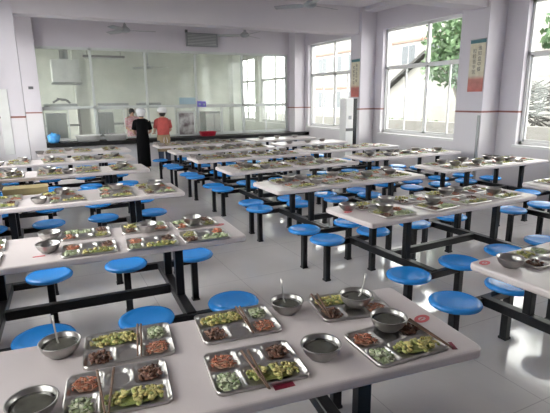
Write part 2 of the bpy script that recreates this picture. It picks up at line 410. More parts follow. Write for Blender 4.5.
# things on the counter
def basin(name, label, loc, w, d, h, m):
    bm = bm_new(); n = 24
    def ring(sx, sy, z): 
        out = []
        for i in range(n):
            a = 2*PI*i/n; ca, sa = math.cos(a), math.sin(a)
            k = (abs(ca)**4+abs(sa)**4)**-.25
            out.append(bm.verts.new((sx*k*ca, sy*k*sa, z)))
        return out
    rs = [ring(w*.40, d*.38, 0), ring(w*.46, d*.46, h*.9), ring(w*.5, d*.5, h), ring(w*.5, d*.5, h*.93), ring(w*.45, d*.45, h*.88), ring(w*.39, d*.37, h*.08)]
    for a, b in zip(rs, rs[1:]):
        for i in range(n): bm.faces.new((a[i], a[(i+1) % n], b[(i+1) % n], b[i])).smooth = True
    bm.faces.new(rs[0][::-1]); bm.faces.new(rs[-1])
    return tag(obj(name, bm, m=m, loc=loc), label, 'basin')
basin('plastic_basin', 'white plastic basin on black counter, nearer the left end', (.97, 11.87, .70), .60, .42, .15, M['enamel'])
basin('plastic_basin', 'white plastic basin on black counter beside the person in black', (1.60, 11.87, .70), .54, .42, .14, M['enamel'])
basin('plastic_basin', 'red plastic basin on the counter right of framed picture', (3.93, 11.87, .70), .46, .36, .11, M['redplastic'])
# blue film bundle on the counter
bm = bm_new(); rr = random.Random(3)
r_ = bmesh.ops.create_icosphere(bm, subdivisions=3, radius=1)
for v in bm.verts:
    f = 1+.22*math.sin(7*v.co.x+3*v.co.z)*math.cos(6*v.co.y)+rr.uniform(-.05, .05)
    v.co = Vector((v.co.x*.125*f, v.co.y*.09*f, max(v.co.z*.13*f, -.10)+.10))
tag(obj('plastic_bag', bm, m=M['bluecloth'], loc=(.225, 11.74, .70), smooth=True), 'crumpled blue plastic bag at the left end of the counter', 'bag')
# white tray next to it
basin('plastic_basin', 'shallow white tray on the counter by the blue bag', (.46, 11.85, .70), .26, .26, .05, M['enamel'])

# --------------------------------------------------------------- kitchen contents
tag(obj('range_hood', rbox(.43, 1.15, 14.6, 15.4, 2.15, 2.77, .02), m=M['enamel']), 'white boxy range hood hung in the kitchen at left', 'hood')['kind'] = 'thing'
del C.objects['range_hood']['kind']
obj('hood_duct', b1(.68, .9, 14.9, 15.1, 2.77, ZC), C.objects['range_hood'], m=M['midgrey'])
obj('hood_lip', b1(.40, 1.18, 14.57, 15.43, 2.10, 2.15), C.objects['range_hood'], m=M['midgrey'])
def rack(x0, x1, y, h, label):
    r = thing('kitchen_shelf', label, 'shelf', ((x0+x1)/2, y, 0), 0, None); w = (x1-x0)/2
    for z in (h-.14, h*.6, .25): obj('shelf_board', b1(-w, w, -.25, .25, z-.02, z+.02), r, m=M['midgrey'])
    obj('upper_tray', b1(-w+.03, w-.03, -.22, .22, h-.12, h), r, m=M['fan'])
    for sx in (-1, 1):
        for sy in (-1, 1): obj('post', b1(sx*w-.02, sx*w+.02, sy*.25-.02, sy*.25+.02, 0, h-.12), r, m=M['steel'])
rack(.1, 1.05, 15.2, 1.56, 'grey metal kitchen shelf behind the left glass bay')
rack(1.6, 2.5, 15.2, 1.56, 'grey metal kitchen shelf behind the second glass bay')
rack(2.75, 3.5, 15.2, 1.56, 'grey metal kitchen shelf behind the person in red')
struct('pillar', b1(1.05, 1.42, 15.6, 16.0, 0, ZC), M['kwall'])
struct('pillar', b1(6.0, 6.35, 15.2, 15.6, 0, ZC), M['kwall'])
tag(obj('steel_cabinet', rbox(4.9, 5.5, 15.0, 15.6, 0, 1.25, .02), m=M['midgrey']), 'low grey steel kitchen cabinet behind the fourth glass bay', 'cabinet')
obj('door', rbox(4.93, 5.19, 14.98, 14.999, .08, 1.18, .005), C.objects['steel_cabinet'], m=M['steel'])
obj('door', rbox(5.21, 5.47, 14.98, 14.999, .08, 1.18, .005), C.objects['steel_cabinet'], m=M['steel'])
for x, w, lab in ((.38, .50, 'dark grey kitchen cupboard behind the leftmost low pane'), (1.62, .42, 'dark grey kitchen cupboard behind the low pane with white basin')):
    k_ = thing('kitchen_cupboard', lab, 'cupboard', (x, 13.9, 0)); 
    obj('body', rbox(-w/2, w/2, -.2, .2, 0, 1.32, .01), k_, m=M['fan'])
    for sx in (-1, 1):
        d_ = obj('door', rbox(sx*w/4-w/4+.015, sx*w/4+w/4-.015, -.215, -.2, .05, 1.27, .004), k_, m=M['midgrey'])
        obj('handle', b1(sx*.04-.008, sx*.04+.008, -.235, -.215, .65, .85), d_, m=M['steel'])
# hangers/black thing over the left shelf
bm = bm_new()
add_tube(bm, [(-.22, 0, .0), (-.05, 0, .09), (.12, 0, .07), (.24, 0, -.02)], .03, 8)
add_tube(bm, [(-.10, 0, .12), (.02, 0, .06), (.2, 0, .05)], .022, 8)
tag(obj('folded_cloth', bm, m=M['darkgrey'], loc=(.60, 15.1, 1.60)), 'dark folded cloth lying on top of the left kitchen shelf', 'cloth')
t = thing('tube_light', 'grey tube lamp fitting under the kitchen ceiling', 'lamp', (1.62, 12.9, 2.70))
obj('lamp_housing', b1(-.5, .5, -.05, .05, 0, .05), t, m=M['darkgrey'])
bm = bm_new(); add_tube(bm, [(-.48, 0, -.02), (.48, 0, -.02)], .018, 10); obj('lamp_tube', bm, t, m=M['enamel'])
for x in (-.4, .4):
    obj('hanging_rod', b1(x-.006, x+.006, -.006, .006, .05, ZC-2.70), t, m=M['darkgrey'])

# --------------------------------------------------------------- ceiling fans
def fan(x, y, z, rz, label, m=M['fan'], ceil=ZC, r=.62):
    t = thing('ceiling_fan', label, 'fan', (x, y, z), rz, None)
    bm = bm_new(); add_tube(bm, [(0, 0, .06), (0, 0, ceil-z-.04)], .014, 10); obj('down_rod', bm, t, m=m)
    bm = bm_new(); add_lathe(bm, [(0, ceil-z), (.06, ceil-z), (.05, ceil-z-.05), (.014, ceil-z-.07)], 20); obj('canopy', bm, t, m=m)
    bm = bm_new(); add_lathe(bm, [(0, -.05), (.05, -.045), (.10, -.02), (.11, .015), (.08, .05), (.035, .08), (.03, .13), (0, .13)], 24); obj('motor', bm, t, m=m)
    for k in range(3):
        bm = bm_new(); a = 2*PI*k/3; n = 8; top = []; bot = []
        for i in range(n+1):
            u = i/n; L_ = .09+u*(r-.09); w = .022 if u < .12 else (.055+.02*math.sin(u*PI))
            for s_, lst in ((1, top), (-1, bot)):
                lst.append((L_, s_*w, .0+s_*w*.22))
        vs = []
        for zz in (.004, -.004):
            vs.append([bm.verts.new((p[0], p[1], p[2]+zz)) for p in top+bot[::-1]])
        bm.faces.new(vs[0]); bm.faces.new(vs[1][::-1]); m_ = len(vs[0])
        for i in range(m_): bm.faces.new((vs[0][i], vs[1][i], vs[1][(i+1) % m_], vs[0][(i+1) % m_]))
        obj('blade', bm, t, rz=a, m=m)
fan(1.78, 10.5, 3.05, math.radians(-6), 'grey three-blade ceiling fan over the left tables near the back')
fan(4.48, 10.5, 3.08, math.radians(35), 'small grey ceiling fan right of the wall grille')
fan(4.22, 7.1, 3.14, math.radians(14), 'ceiling fan at the top centre, nearest to the camera')
fan(1.55, 7.0, 3.2, math.radians(50), 'ceiling fan with blade tips at the top edge left of centre')
fan(3.15, 15.0, 2.62, math.radians(5), 'pale kitchen fan on a long rod seen through the glass', M['pframe'])

# --------------------------------------------------------------- tables
def square_bar(x0, x1, y0, y1, z0, z1): return rbox(x0, x1, y0, y1, z0, z1, .004, 1)
SR, SZ, SO, TZ = .157, .404, .502, .75
def seat_bm():
    bm = bm_new()
    add_lathe(bm, [(0, -.030), (.10, -.030), (.140, -.030), (SR-.002, -.022), (SR+.002, -.010), (SR-.004, .000), (SR-.016, .006), (SR-.030, .007), (SR-.040, .003), (.10, .000), (0, -.001)], 40)
    return bm
SEAT = mesh('seat', seat_bm(), M['blue'])
POST = mesh('seat_post', square_bar(-.025, .025, -.025, .025, 0, SZ-.065), M['black'])
SPLATE = mesh('seat_plate', rbox(-.06, .06, -.06, .06, SZ-.036, SZ-.031, .001, 1), M['black'])
FOOT = mesh('foot_cap', rbox(-.030, .030, -.030, .030, 0, .018, .003, 1), M['black'])
TLEG = mesh('table_leg', square_bar(-.026, .026, -.024, .024, .38, TZ-.062), M['black'])
CROSS = mesh('cross_beam', square_bar(-.03, .03, -SO+.0, SO-.0, .322, .38), M['black'])
RAIL = mesh('top_rail', square_bar(-.022, .022, -.24, .24, TZ-.066, TZ-.037), M['black'])
def make_table(name, length, pairs, label, SO=SO):
    CROSS = mesh('cross_beam', square_bar(-.03, .03, -SO, SO, .322, .38), M['black'])
    t = thing(name, label, 'table', group=None)
    bm = bm_new(); add_box(bm, -length/2, length/2, -.30, .30, TZ-.042, TZ)
    ve = [e for e in bm.edges if abs((e.verts[0].co-e.verts[1].co).normalized().z) > .9]
    bmesh.ops.bevel(bm, geom=ve, offset=.035, segments=5, profile=.5, affect='EDGES')
    he = [e for e in bm.edges if abs(e.verts[0].co.z-e.verts[1].co.z) < 1e-6 and len(e.link_faces) == 2 and any(abs(f.normal.z) < .5 for f in e.link_faces) and any(abs(f.normal.z) > .5 for f in e.link_faces)]
    bmesh.ops.bevel(bm, geom=he, offset=.012, segments=3, profile=.5, affect='EDGES')
    obj('tabletop', mesh('tabletop', bm, M['top']), t)
    xs = sorted({round(px+d, 4) for px in pairs for d in (-.265, .265)})
    for px in pairs:
        obj('cross_beam', CROSS, t, (px, 0, 0)); obj('top_rail', RAIL, t, (px, 0, 0))
        for sy in (-1, 1): obj('table_leg', TLEG, t, (px, sy*.20, 0))
        if len(xs) == 4:
            for sy in (-1, 1): obj('seat_bar', mesh('seat_bar', square_bar(-.24, .24, -.02, .02, .325, .345), M['black']) if 'SB' not in globals() else SB, t, (px, sy*SO, .0))
    if len(xs) == 3:
        for sy in (-1, 1): obj('seat_bar', mesh('seat_bar', square_bar(-.50, .50, -.02, .02, .325, .345), M['black']), t, (0, sy*SO, 0))
    obj('long_beam', mesh('long_beam', square_bar(min(pairs)+.03, max(pairs)-.03, -.025, .025, .322, .38), M['black']), t)
    obj('under_rail', mesh('under_rail', square_bar(min(pairs)+.02, max(pairs)-.02, -.015, .015, TZ-.062, TZ-.04), M['black']), t)
    for x in xs:
        for sy in (-1, 1):
            s = obj('seat', SEAT, t, (x, sy*SO, SZ)); 
            obj('seat_plate', SPLATE, s, (0, 0, -SZ))
            p = obj('seat_post', POST, t, (x, sy*SO, 0)); obj('foot_cap', FOOT, p)
    return t
SB = mesh('seat_bar', square_bar(-.24, .24, -.024, .024, .322, .372), M['black'])
T8 = make_table('canteen_table', 1.95, (-.533, .533), 'x'); kids_of(T8)
T6 = make_table('canteen_table', 1.55, (-.265, .265), 'x', .455); kids_of(T6)
T8N = make_table('canteen_table', 1.95, (-.533, .533), 'x', .455); kids_of(T8N)
used = set()
def place_table(proto, x, y, rz, label):
    if proto.name not in used: used.add(proto.name); t = proto
    else: t = copy_tree(proto)
    t.location = (x, y, 0); t.rotation_euler = (0, 0, rz); t['label'] = label; t['group'] = 'canteen tables with attached blue stools'
    return t
ORD = ['nearest', 'second', 'third', 'fourth', 'fifth', 'sixth', 'seventh', 'eighth']
COLN = {'A': 'left', 'B': 'middle', 'C': 'right'}
tables = {}
def addt(col, i, x, y, rz, proto=T8):
    nm = 'nearest' if i == 1 else ORD[i-1]
    lab = 'pale canteen table with attached blue stools, %s from the camera in the %s column' % (nm, COLN[col])
    t = place_table(proto, x, y, rz, lab)
    tables[(col, i)] = (x, y, rz, proto is T8, '%s table of %s column' % (nm, COLN[col]))
A = [(.408, 1.425, -.12), (.18, 3.059, -.045), (.224, 4.692, -.011), (.25, 6.45, .002), (.305, 7.77, .001)]
for i, (x, y, r) in enumerate(A): addt('A', i+1, x, y, r, T8N if i == 4 else T8)
addt('A', 6, .66, 9.08, 0, T6)
B = [(2.986, 1.409, .041), (3.007, 2.89, .04), (2.963, 4.255, .014), (3.0, 5.59, -.0), (2.975, 6.87, .0), (2.968, 8.11, 0), (2.97, 9.35, 0)]
for i, (x, y, r) in enumerate(B): addt('B', i+1, x, y, r, T8N if i > 3 else T8)
Cc = [(5.40, 1.41, 0), (5.40, 2.82, 0), (5.38, 4.38, 0), (5.22, 5.78, 0), (5.02, 7.06, 0), (4.95, 8.32, 0), (4.93, 9.56, 0)]
for i, (x, y, r) in enumerate(Cc):
    if i: addt('C', i+1, x, y, r, T6 if i > 4 else T8N if i > 3 else T8)
    else: tables[('C', 1)] = None

# --------------------------------------------------------------- tray, bowl, food
TW, TD = .155, .118      # half sizes
COMP = {'big': (-.148, .050, .004, .111), 'cab': (.058, .148, .004, .111), 'meat': (-.148, -.050, -.111, -.004), 'oval': (-.042, .038, -.107, -.010), 'car': (.046, .148, -.111, -.004)}
def sd(x, y, b, r):
    cx, cy = (b[0]+b[1])/2, (b[2]+b[3])/2; hx, hy = (b[1]-b[0])/2-r, (b[3]-b[2])/2-r
    dx, dy = abs(x-cx)-hx, abs(y-cy)-hy
    return math.hypot(max(dx, 0), max(dy, 0))+min(max(dx, dy), 0)-r
def tray_z(x, y):
    d = min(sd(x, y, b, .038 if k == 'oval' else .020) for k, b in COMP.items())
    t = max(0, min(1, (d+.006)/.008)); t = t*t*(3-2*t)
    return .004+.013*t
def tray_bm(nx, ny):
    bm = bm_new(); g = []; R = .024
    for j in range(ny+1):
        row = []
        for i in range(nx+1):
            x = -TW+2*TW*i/nx; y = -TD+2*TD*j/ny
            z = tray_z(x, y)
            e = min(TW-abs(x), TD-abs(y))
            if abs(x) > TW-R and abs(y) > TD-R:
                cx = math.copysign(TW-R, x); cy = math.copysign(TD-R, y); d = math.hypot(x-cx, y-cy); m_ = max(abs(x-cx), abs(y-cy))
                if d > 1e-6:
                    x = cx+(x-cx)*m_/d; y = cy+(y-cy)*m_/d
            if e < .004: z = .0195
            row.append(bm.verts.new((x, y, z)))
        g.append(row)
    for j in range(ny):
        for i in range(nx):
            bm.faces.new((g[j][i], g[j][i+1], g[j+1][i+1], g[j+1][i])).smooth = True
    be = [e for e in bm.edges if e.is_boundary]
    r = bmesh.ops.extrude_edge_only(bm, edges=be)
    vs = [v for v in r['geom'] if isinstance(v, bmesh.types.BMVert)]
    for v in vs: v.co = Vector((v.co.x*.985, v.co.y*.985, .004))
    be = [e for e in bm.edges if e.is_boundary]
    # closed underside
    bmesh.ops.edgeloop_fill(bm, edges=be)
    bmesh.ops.translate(bm, verts=bm.verts, vec=(0, 0, -.0035))
    for v in bm.verts: v.co.z = max(v.co.z, 0)
    return bm
TRAY = mesh('serving_tray', tray_bm(62, 48), M['steel'])
TRAY_LO = mesh('serving_tray_far', tray_bm(31, 24), M['steel'])
def bowl_bm():
    bm = bm_new()
    add_lathe(bm, [(0, .004), (.034, .004), (.036, 0), (.041, .001), (.043, .005), (.057, .018), (.065, .033), (.068, .048), (.072, .050), (.071, .052), (.066, .050), (.062, .034), (.054, .020), (.039, .007), (0, .006)], 36)
    return bm
BOWL = mesh('steel_bowl', bowl_bm(), M['steel_bowl'])
BOWL_FAR = mesh('steel_bowl_far', bowl_bm(), M['steel_bowl'])
def heap(b, n, s, seed, kind, mi=0, bm=None, sub=1):
    own = bm is None
    if own: bm = bm_new()
    rr = random.Random(seed); m_ = .013
    x0, x1, y0, y1 = b[0]+m_, b[1]-m_, b[2]+m_, b[3]-m_
    cx, cy = (x0+x1)/2, (y0+y1)/2
    # bumpy base
    add_chunk(bm, (cx, cy, .005), ((x1-x0)/2*.92, (y1-y0)/2*.92, .0042), Matrix.Rotation(0, 3, 'Z').to_quaternion(), mi, 2, rr)
    from mathutils import Euler
    for k in range(n):
        u, v = rr.uniform(-1, 1), rr.uniform(-1, 1)
        if u*u+v*v > 1.25: u *= .7; v *= .7
        h = .009+.013*(1-min(1, (u*u+v*v)))
        p = (cx+u*(x1-x0)/2, cy+v*(y1-y0)/2, h+rr.uniform(-.003, .003))
        if kind == 'strip': ss = (s*rr.uniform(1.6, 2.6), s*.36, s*.36); e = Euler((0, rr.uniform(-.4, .4), rr.uniform(0, PI)))
        elif kind == 'leaf': ss = (s*rr.uniform(.8, 1.5), s*rr.uniform(.6, 1.), s*.25); e = Euler((rr.uniform(-.7, .7), rr.uniform(-.7, .7), rr.uniform(0, PI)))
        else: ss = (s*rr.uniform(.7, 1.4), s*rr.uniform(.5, .9), s*rr.uniform(.4, .7)); e = Euler((rr.uniform(-.6, .6), rr.uniform(-.6, .6), rr.uniform(0, PI)))
        add_chunk(bm, p, ss, e.to_quaternion(), mi, sub, rr)
    for v in bm.verts:
        if v.co.z < .0012: v.co.z = .0012
    return bm
FOODS = {'big': ('egg_and_gourd', 'egg', 70, .0105, 'chunk', 'yellow stir-fried egg and gourd'),
         'cab': ('stewed_cabbage', 'cabbage', 46, .0105, 'leaf', 'pale green stewed cabbage'),
         'meat': ('braised_meat', 'meat', 44, .0085, 'chunk', 'dark brown braised meat'),
         'car': ('carrot_strips', 'carrot', 50, .0065, 'strip', 'orange carrot strips')}
FOODM = {k: [mesh(f[0], heap(COMP[k], f[2], f[3], 10*v+hash(k) % 7 if False else 10*v+len(k), f[4]), M[f[1]]) for v in range(2)] for k, f in FOODS.items()}
MIXED = []
for v in range(3):
    bm = bm_new()
    for mi, (k, f) in enumerate(FOODS.items()):
        b2 = heap(COMP[k], f[2]//3, f[3]*1.35, 50+v*7+mi, f[4], 0, None, 1)
        tmp = bpy.data.meshes.new('tmp'); b2.to_mesh(tmp); b2.free()
        n0 = len(bm.faces); bm.from_mesh(tmp); bm.faces.ensure_lookup_table()
        for fc in bm.faces[n0:]: fc.material_index = mi if v != 2 else (mi+1) % 4
        bpy.data.meshes.remove(tmp)
    MIXED.append(mesh('mixed_dishes', bm, [M[f[1]] for f in FOODS.values()]))

def chop_bm():
    bm = bm_new(); add_tube(bm, [(0, -.118, 0), (0, 0, 0), (0, .118, 0)], [.0028, .0038, .0045], 8); return bm
CHOP = mesh('chopstick', chop_bm(), M['wood'])
SPOONM = None
def spoon_bm():
    bm = bm_new()
    add_tube(bm, [(0, 0, .012), (0, .03, .04), (0, .045, .10), (0, .05, .125)], [.004, .003, .0035, .005], 8)
    add_chunk(bm, (0, -.012, .010), (.017, .024, .006), Matrix.Rotation(0, 3, 'Z').to_quaternion(), 0, 2, random.Random(1))
    return bm
SPOON = mesh('soup_spoon', spoon_bm(), M['steel'])

# nearest table: measured places; f=1 means turned to the near side
near = [('b1', .20, 1.615, -.13, 0, 'far row, leftmost'), ('f1', .125, 1.355, -.13, 1, 'near row, leftmost'), ('b2', .612, 1.584, -.12, 0, 'far row, middle'),
        ('f2', .552, 1.277, -.13, 1, 'near row, middle'), ('b3', 1.105, 1.515, -.22, 0, 'far row, right end'), ('f3', 1.075, 1.182, -.05, 1, 'near row, right end')]
SIDE = {'b1': 'leftmost in far row', 'f1': 'leftmost in near row', 'b2': 'middle in far row', 'f2': 'middle in near row', 'b3': 'rightmost in far row', 'f3': 'rightmost in near row'}
def local(x, y, r, dx, dy): return (x+dx*math.cos(r)-dy*math.sin(r), y+dx*math.sin(r)+dy*math.cos(r))
for k, x, y, r, f, _ in near:
    rr = r+(PI if f else 0)
    tag(obj('serving_tray', TRAY, loc=(x, y, TZ+.0005), rz=rr), 'steel compartment tray on the nearest table, ' + SIDE[k], 'tray', 'steel trays on the nearest left table')
    for q, fd in FOODS.items():
        tag(obj(fd[0], FOODM[q][f], loc=(x, y, TZ+.0008), rz=rr), '%s in the %s tray of nearest table' % (fd[5], SIDE[k].replace(' in ', ' ').replace(' row', '-row')), 'food', None, 'stuff')
def chops(x0, y0, x1, y1, z0, z1, label, sp=.012, spread=.0):
    dx, dy = x1-x0, y1-y0; L_ = math.hypot(dx, dy); a = math.atan2(dx, -dy)
    for k in (-1, 1):
        o = obj('chopstick', CHOP)
        cx, cy = (x0+x1)/2+k*sp/2*dy/L_, (y0+y1)/2-k*sp/2*dx/L_
        o.location = (cx, cy, (z0+z1)/2+.001*k)
        o.rotation_mode = 'XYZ'; o.rotation_euler = (math.asin(max(-1, min(1, (z0-z1)/.24))), 0, math.atan2(-(x0-x1), y0-y1)+k*spread)
        tag(o, label % ('left' if k > 0 else 'right'), 'chopstick', 'chopsticks on the nearest table')
zr = TZ+.0245
chops(.258, 1.73, .215, 1.49, zr, zr, '%s wooden chopstick of the pair across leftmost far-row tray')
chops(.10, 1.46, .075, 1.225, zr, zr, '%s wooden chopstick of the pair across leftmost near-row tray', .03, .09)
chops(.660, 1.70, .627, 1.45, zr, zr, '%s wooden chopstick of the pair across middle far-row tray', .010, .03)
chops(.548, 1.355, .530, 1.12, zr, zr, '%s wooden chopstick of the pair across middle near-row tray', .014, .04)
chops(1.012, 1.655, .95, 1.42, zr, zr, '%s wooden chopstick of the pair across rightmost far-row tray', .016, .05)
chops(1.215, 1.275, 1.200, 1.035, zr, zr, '%s wooden chopstick of the pair on right edge of rightmost near-row tray', .010, .02)
bowls = [(-.025, 1.678, 0, 'left of the leftmost far-row tray', 1, .3), (-.11, 1.350, 0, 'left of the leftmost near-row tray', 0, 0), (.845, 1.60, 0, 'between middle and rightmost far-row trays', 1, 0),
         (.785, 1.235, 0, 'between middle and rightmost near-row trays', 0, 0), (1.12, 1.490, .0168, 'standing in the rightmost far-row tray', 1, -1.5), (1.105, 1.262, .0168, 'standing in the rightmost near-row tray', 0, 0)]
for x, y, dz, lab, sp, sr in bowls:
    tag(obj('steel_bowl', BOWL, loc=(x, y, TZ+.0005+dz)), 'steel bowl on the nearest table, '+lab, 'bowl', 'steel bowls on the nearest table')
    bm = bm_new(); add_lathe(bm, [(0, .0355), (.045, .0357), (.0615, .036), (.058, .030), (.045, .020), (0, .016)], 32)
    tag(obj('soup', bm, m=M['soup'], loc=(x, y, TZ+dz)), 'thin dark soup in bowl '+lab, 'soup', None, 'stuff')
    if sp: tag(obj('soup_spoon', SPOON, loc=(x, y, TZ+dz+.006), rz=sr), 'steel spoon with upright handle in bowl '+lab.replace('standing ', ''), 'spoon')

# stickers and cards
def card(x, y, r, w, d, m, label, cat='label'):
    tag(obj('table_label', rbox(-w/2, w/2, -d/2, d/2, 0, .0015, .0004, 1), m=m, loc=(x, y, TZ+.0002), rz=r), label, cat)
def ring(x, y, label, m=M['red']):
    bm = bm_new(); n = 32; R0, R1 = .020, .041
    vs = [[bm.verts.new((r*math.cos(2*PI*i/n), .62*r*math.sin(2*PI*i/n), z)) for i in range(n)] for r, z in ((R0, 0), (R0, .001), (R1, .001), (R1, 0))]
    for a, b in zip(vs, vs[1:]+vs[:1]):
        for i in range(n): bm.faces.new((a[i], a[(i+1) % n], b[(i+1) % n], b[i]))
    add_box(bm, -.012, .012, -.003, .003, 0, .001)
    tag(obj('table_sticker', bm, m=m, loc=(x, y, TZ+.0003), rz=0.3), label, 'sticker')
card(.592, 1.142, -.1, .068, .024, M['darkred'], 'dark red label at the near edge of nearest table')
card(1.243, 1.075, 1.2, .05, .02, M['darkred'], 'dark red label under the chopstick ends on nearest table')
card(-.095, 2.905, 0, .066, .018, M['red'], 'red label strip near left front edge of second left table')
ring(1.300, 1.285, 'red oval printed ring at the right end of nearest table')
ring(1.07, 3.06, 'red oval printed ring on right end of second left table')
ring(2.10, 2.93, 'red oval printed ring on left end of second middle table')
ring(2.07, 1.62, 'red oval printed ring on left end of nearest middle table')

# other tables: rows of trays on both sides
RT = random.Random(11)
SEATN = ['first', 'second', 'third', 'fourth']
def lay(col, i, rows):
    T = tables[(col, i)]
    if T is None: return
    x, y, rz, full, tn = T
    tn = tn.replace(' table of ', ' ').replace(' column', ' table')
    for side in (1, -1):
        xs = rows[side]
        for k, (dx, dy, bw) in enumerate(xs):
            jx, jy, jr = RT.uniform(-.015, .015), RT.uniform(-.008, .008), RT.uniform(-.06, .06)
            px, py = local(x, y, rz, dx+jx, side*.148+dy+jy)
            rr = rz+jr+(PI if side < 0 else 0)
            place = '%s from left %s side, %s' % (SEATN[k], 'far' if side > 0 else 'near', tn)
            tag(obj('serving_tray', TRAY if y < 3.5 else TRAY_LO, loc=(px, py, TZ+.0005), rz=rr), 'steel food tray, '+place, 'tray', 'steel food trays on the further tables')
            tag(obj('mixed_dishes', MIXED[RT.randrange(3)], loc=(px, py, TZ+.0008), rz=rr), 'vegetables, egg and meat portions, tray '+place, 'food', 'portions in the trays of the further tables', 'stuff')
            if bw is not None:
                bx, by = local(x, y, rz, dx+jx+bw[0], side*.148+dy+bw[1])
                on = abs(bw[0]) < .2
                tag(obj('steel_bowl', BOWL_FAR, loc=(bx, by, TZ+(.0172 if on else .0005))), 'steel bowl %s tray %s' % ('on' if on else 'beside', place), 'bowl', 'steel bowls on the further tables')
g4 = [-.70, -.25, .17, .60]
def std(shift=0, n4=g4, pb=.9):
    out = {}
    for s in (1, -1):
        l = []
        for k, x in enumerate(n4):
            r = RT.random()
            bw = None
            if r < .55*pb: bw = (RT.uniform(-.06, .06), -s*RT.uniform(.02, .07))
            elif r < pb: bw = (-.232 if x+shift > -.73 else .0, RT.uniform(-.04, .04)) if x+shift > -.73 else (.05, -s*.04)
            if bw and bw[0] < -.2 and x+shift-.232 < -.92: bw = (.05, -s*.04)
            l.append((x+shift, 0, bw))
        out[s] = l
    return out
lay('A', 2, {1: [(-.62, 0, None), (.005, .04, (-.222, .0)), (.385, .03, (.0, -.12)), (.735, .0, (-.02, -.04))], -1: [(-.62, 0, None), (.005, -.02, (-.228, .08)), (.365, -.045, None), (.715, -.05, None)]})
lay('A', 3, {1: [(-.62, 0, None), (-.13, 0, (.03, -.05)), (.36, 0, (.0, -.06)), (.74, 0, (.03, -.03))], -1: [(-.62, 0, None), (-.08, 0, (-.225, -.02)), (.36, .0, None), (.74, 0, (-.04, .07))]})
lay('A', 4, std(.05)); lay('A', 5, std(.05))
g3 = [-.5, -.03, .44]
lay('A', 6, std(0, g3))
lay('B', 1, std(.08)); lay('B', 2, std(.06)); lay('B', 3, std(.05)); lay('B', 4, std(.04))
for i in (5, 6, 7): lay('B', i, std(.03))
lay('C', 2, std(0)); lay('C', 3, std(0)); lay('C', 4, std(0)); lay('C', 5, std(0, g4, .5))
# further right tables carry only a few upturned bowls
for i in (6, 7):
    x, y, rz, full, tn = tables[('C', i)]
    for k in range(3):
        tag(obj('steel_bowl', BOWL_FAR, loc=(x-.5+k*.42, y+RT.uniform(-.1, .1), TZ+.0005)), 'lone steel bowl, %s from left on %s' % (SEATN[k], tn), 'bowl', 'lone bowls on empty tables')

# cardboard box top behind the third left table
cb = thing('cardboard_box', 'shallow tan cardboard box resting on stools behind the third left table', 'box', (-.235, 5.98, 0))
bm = bm_new(); add_box(bm, -.23, .23, -.13, .11, SZ+.0085, SZ+.275)
obj('box_body', bm, cb, m=M['card'])
obj('box_flap', b1(-.23, .23, -.15, -.131, SZ+.22, SZ+.275), cb, m=M['card'])

# --------------------------------------------------------------- banners, cabinet, switch
def banner(y0, y1, z0, label):
    b = thing('hanging_banner', label, 'banner', (6.492, (y0+y1)/2, z0))
    w = (y1-y0)/2
    obj('banner_sheet', rbox(-.004, .004, -w, w, 0, .82, .001, 1), b, m=M['banner'])
    rod = bm_new(); add_tube(rod, [(0, -w-.01, .825), (0, w+.01, .825)], .008, 8); obj('hanging_rod', rod, b, m=M['fan'])
    for j, s in enumerate(('谁知盘中餐', '粒粒皆辛苦')):
        for k, ch in enumerate(s):
            text(ch, .078, M['darkgrey'], b, (-.0055, -.05+j*.10, .68-k*.082-j*.04), (PI/2, 0, -PI/2), 'character', .0005)
banner(5.44, 5.74, 1.71, 'tall printed banner with two columns of characters on the near right pillar')
banner(8.76, 9.06, 1.655, 'tall printed banner on the further right pillar above the air conditioner')
AC = ac = thing('floor_air_conditioner', 'white upright floor air conditioner with dark band beside the pillar', 'air conditioner', (6.07, 8.52, 0))
obj('body', rbox(-.17, .03, -.12, .12, 0, 1.63, .012), ac, m=M['enamel'])
obj('dark_side_panel', rbox(.03, .12, -.125, .12, .0, 1.62, .008), ac, m=M['black'])
obj('grille_band', rbox(-.165, .025, -.128, -.118, .93, .99, .003), ac, m=M['darkgrey'])
obj('control_panel', rbox(-.10, -.02, -.126, -.119, 1.18, 1.26, .003), ac, m=M['fan'])
tag(obj('wall_switch', rbox(-.05, .05, -.012, .0, -.03, .03, .004), m=M['darkgrey'], loc=(-.11, 11.945, 1.93)), 'small dark switch box high on the back left pillar', 'switch')
tag(obj('white_panel', rbox(-.14, .0, -.012, .0, 0, 1.05, .004), m=M['enamel'], loc=(-.43, 8.797, .78)), 'narrow white panel on the face of the left pillar', 'panel')  # plain panel in place of an unclear narrow white strip

# --------------------------------------------------------------- people
def skin_body(name, joints, edges, m, parent=None, sub=2):
    names = list(joints); me = bpy.data.meshes.new(name)
    me.from_pydata([joints[n][0] for n in names], [(names.index(a), names.index(b)) for a, b in edges], []); me.materials.append(m)
    o = bpy.data.objects.new(name, me); C.objects.link(o)
    if parent: o.parent = parent
    sk = o.modifiers.new('skin', 'SKIN'); sk.use_smooth_shade = True
    for i, n in enumerate(names):
        r = joints[n][1]; v = me.skin_vertices[0].data[i]; v.radius = (r, r) if not isinstance(r, tuple) else r
        v.use_root = (n == names[0])
    sb = o.modifiers.new('sub', 'SUBSURF'); sb.levels = sub; sb.render_levels = sub
    return o
def loft(rings, n=20, cap=True):
    bm = bm_new(); R = []
    for (cx, cy, z, a, b) in rings: R.append([bm.verts.new((cx+a*math.cos(2*PI*i/n), cy+b*math.sin(2*PI*i/n), z)) for i in range(n)])
    for p, q in zip(R, R[1:]):
        for i in range(n): bm.faces.new((p[i], p[(i+1) % n], q[(i+1) % n], q[i])).smooth = True
    if cap: bm.faces.new(R[0][::-1]); bm.faces.new(R[-1])
    return bm
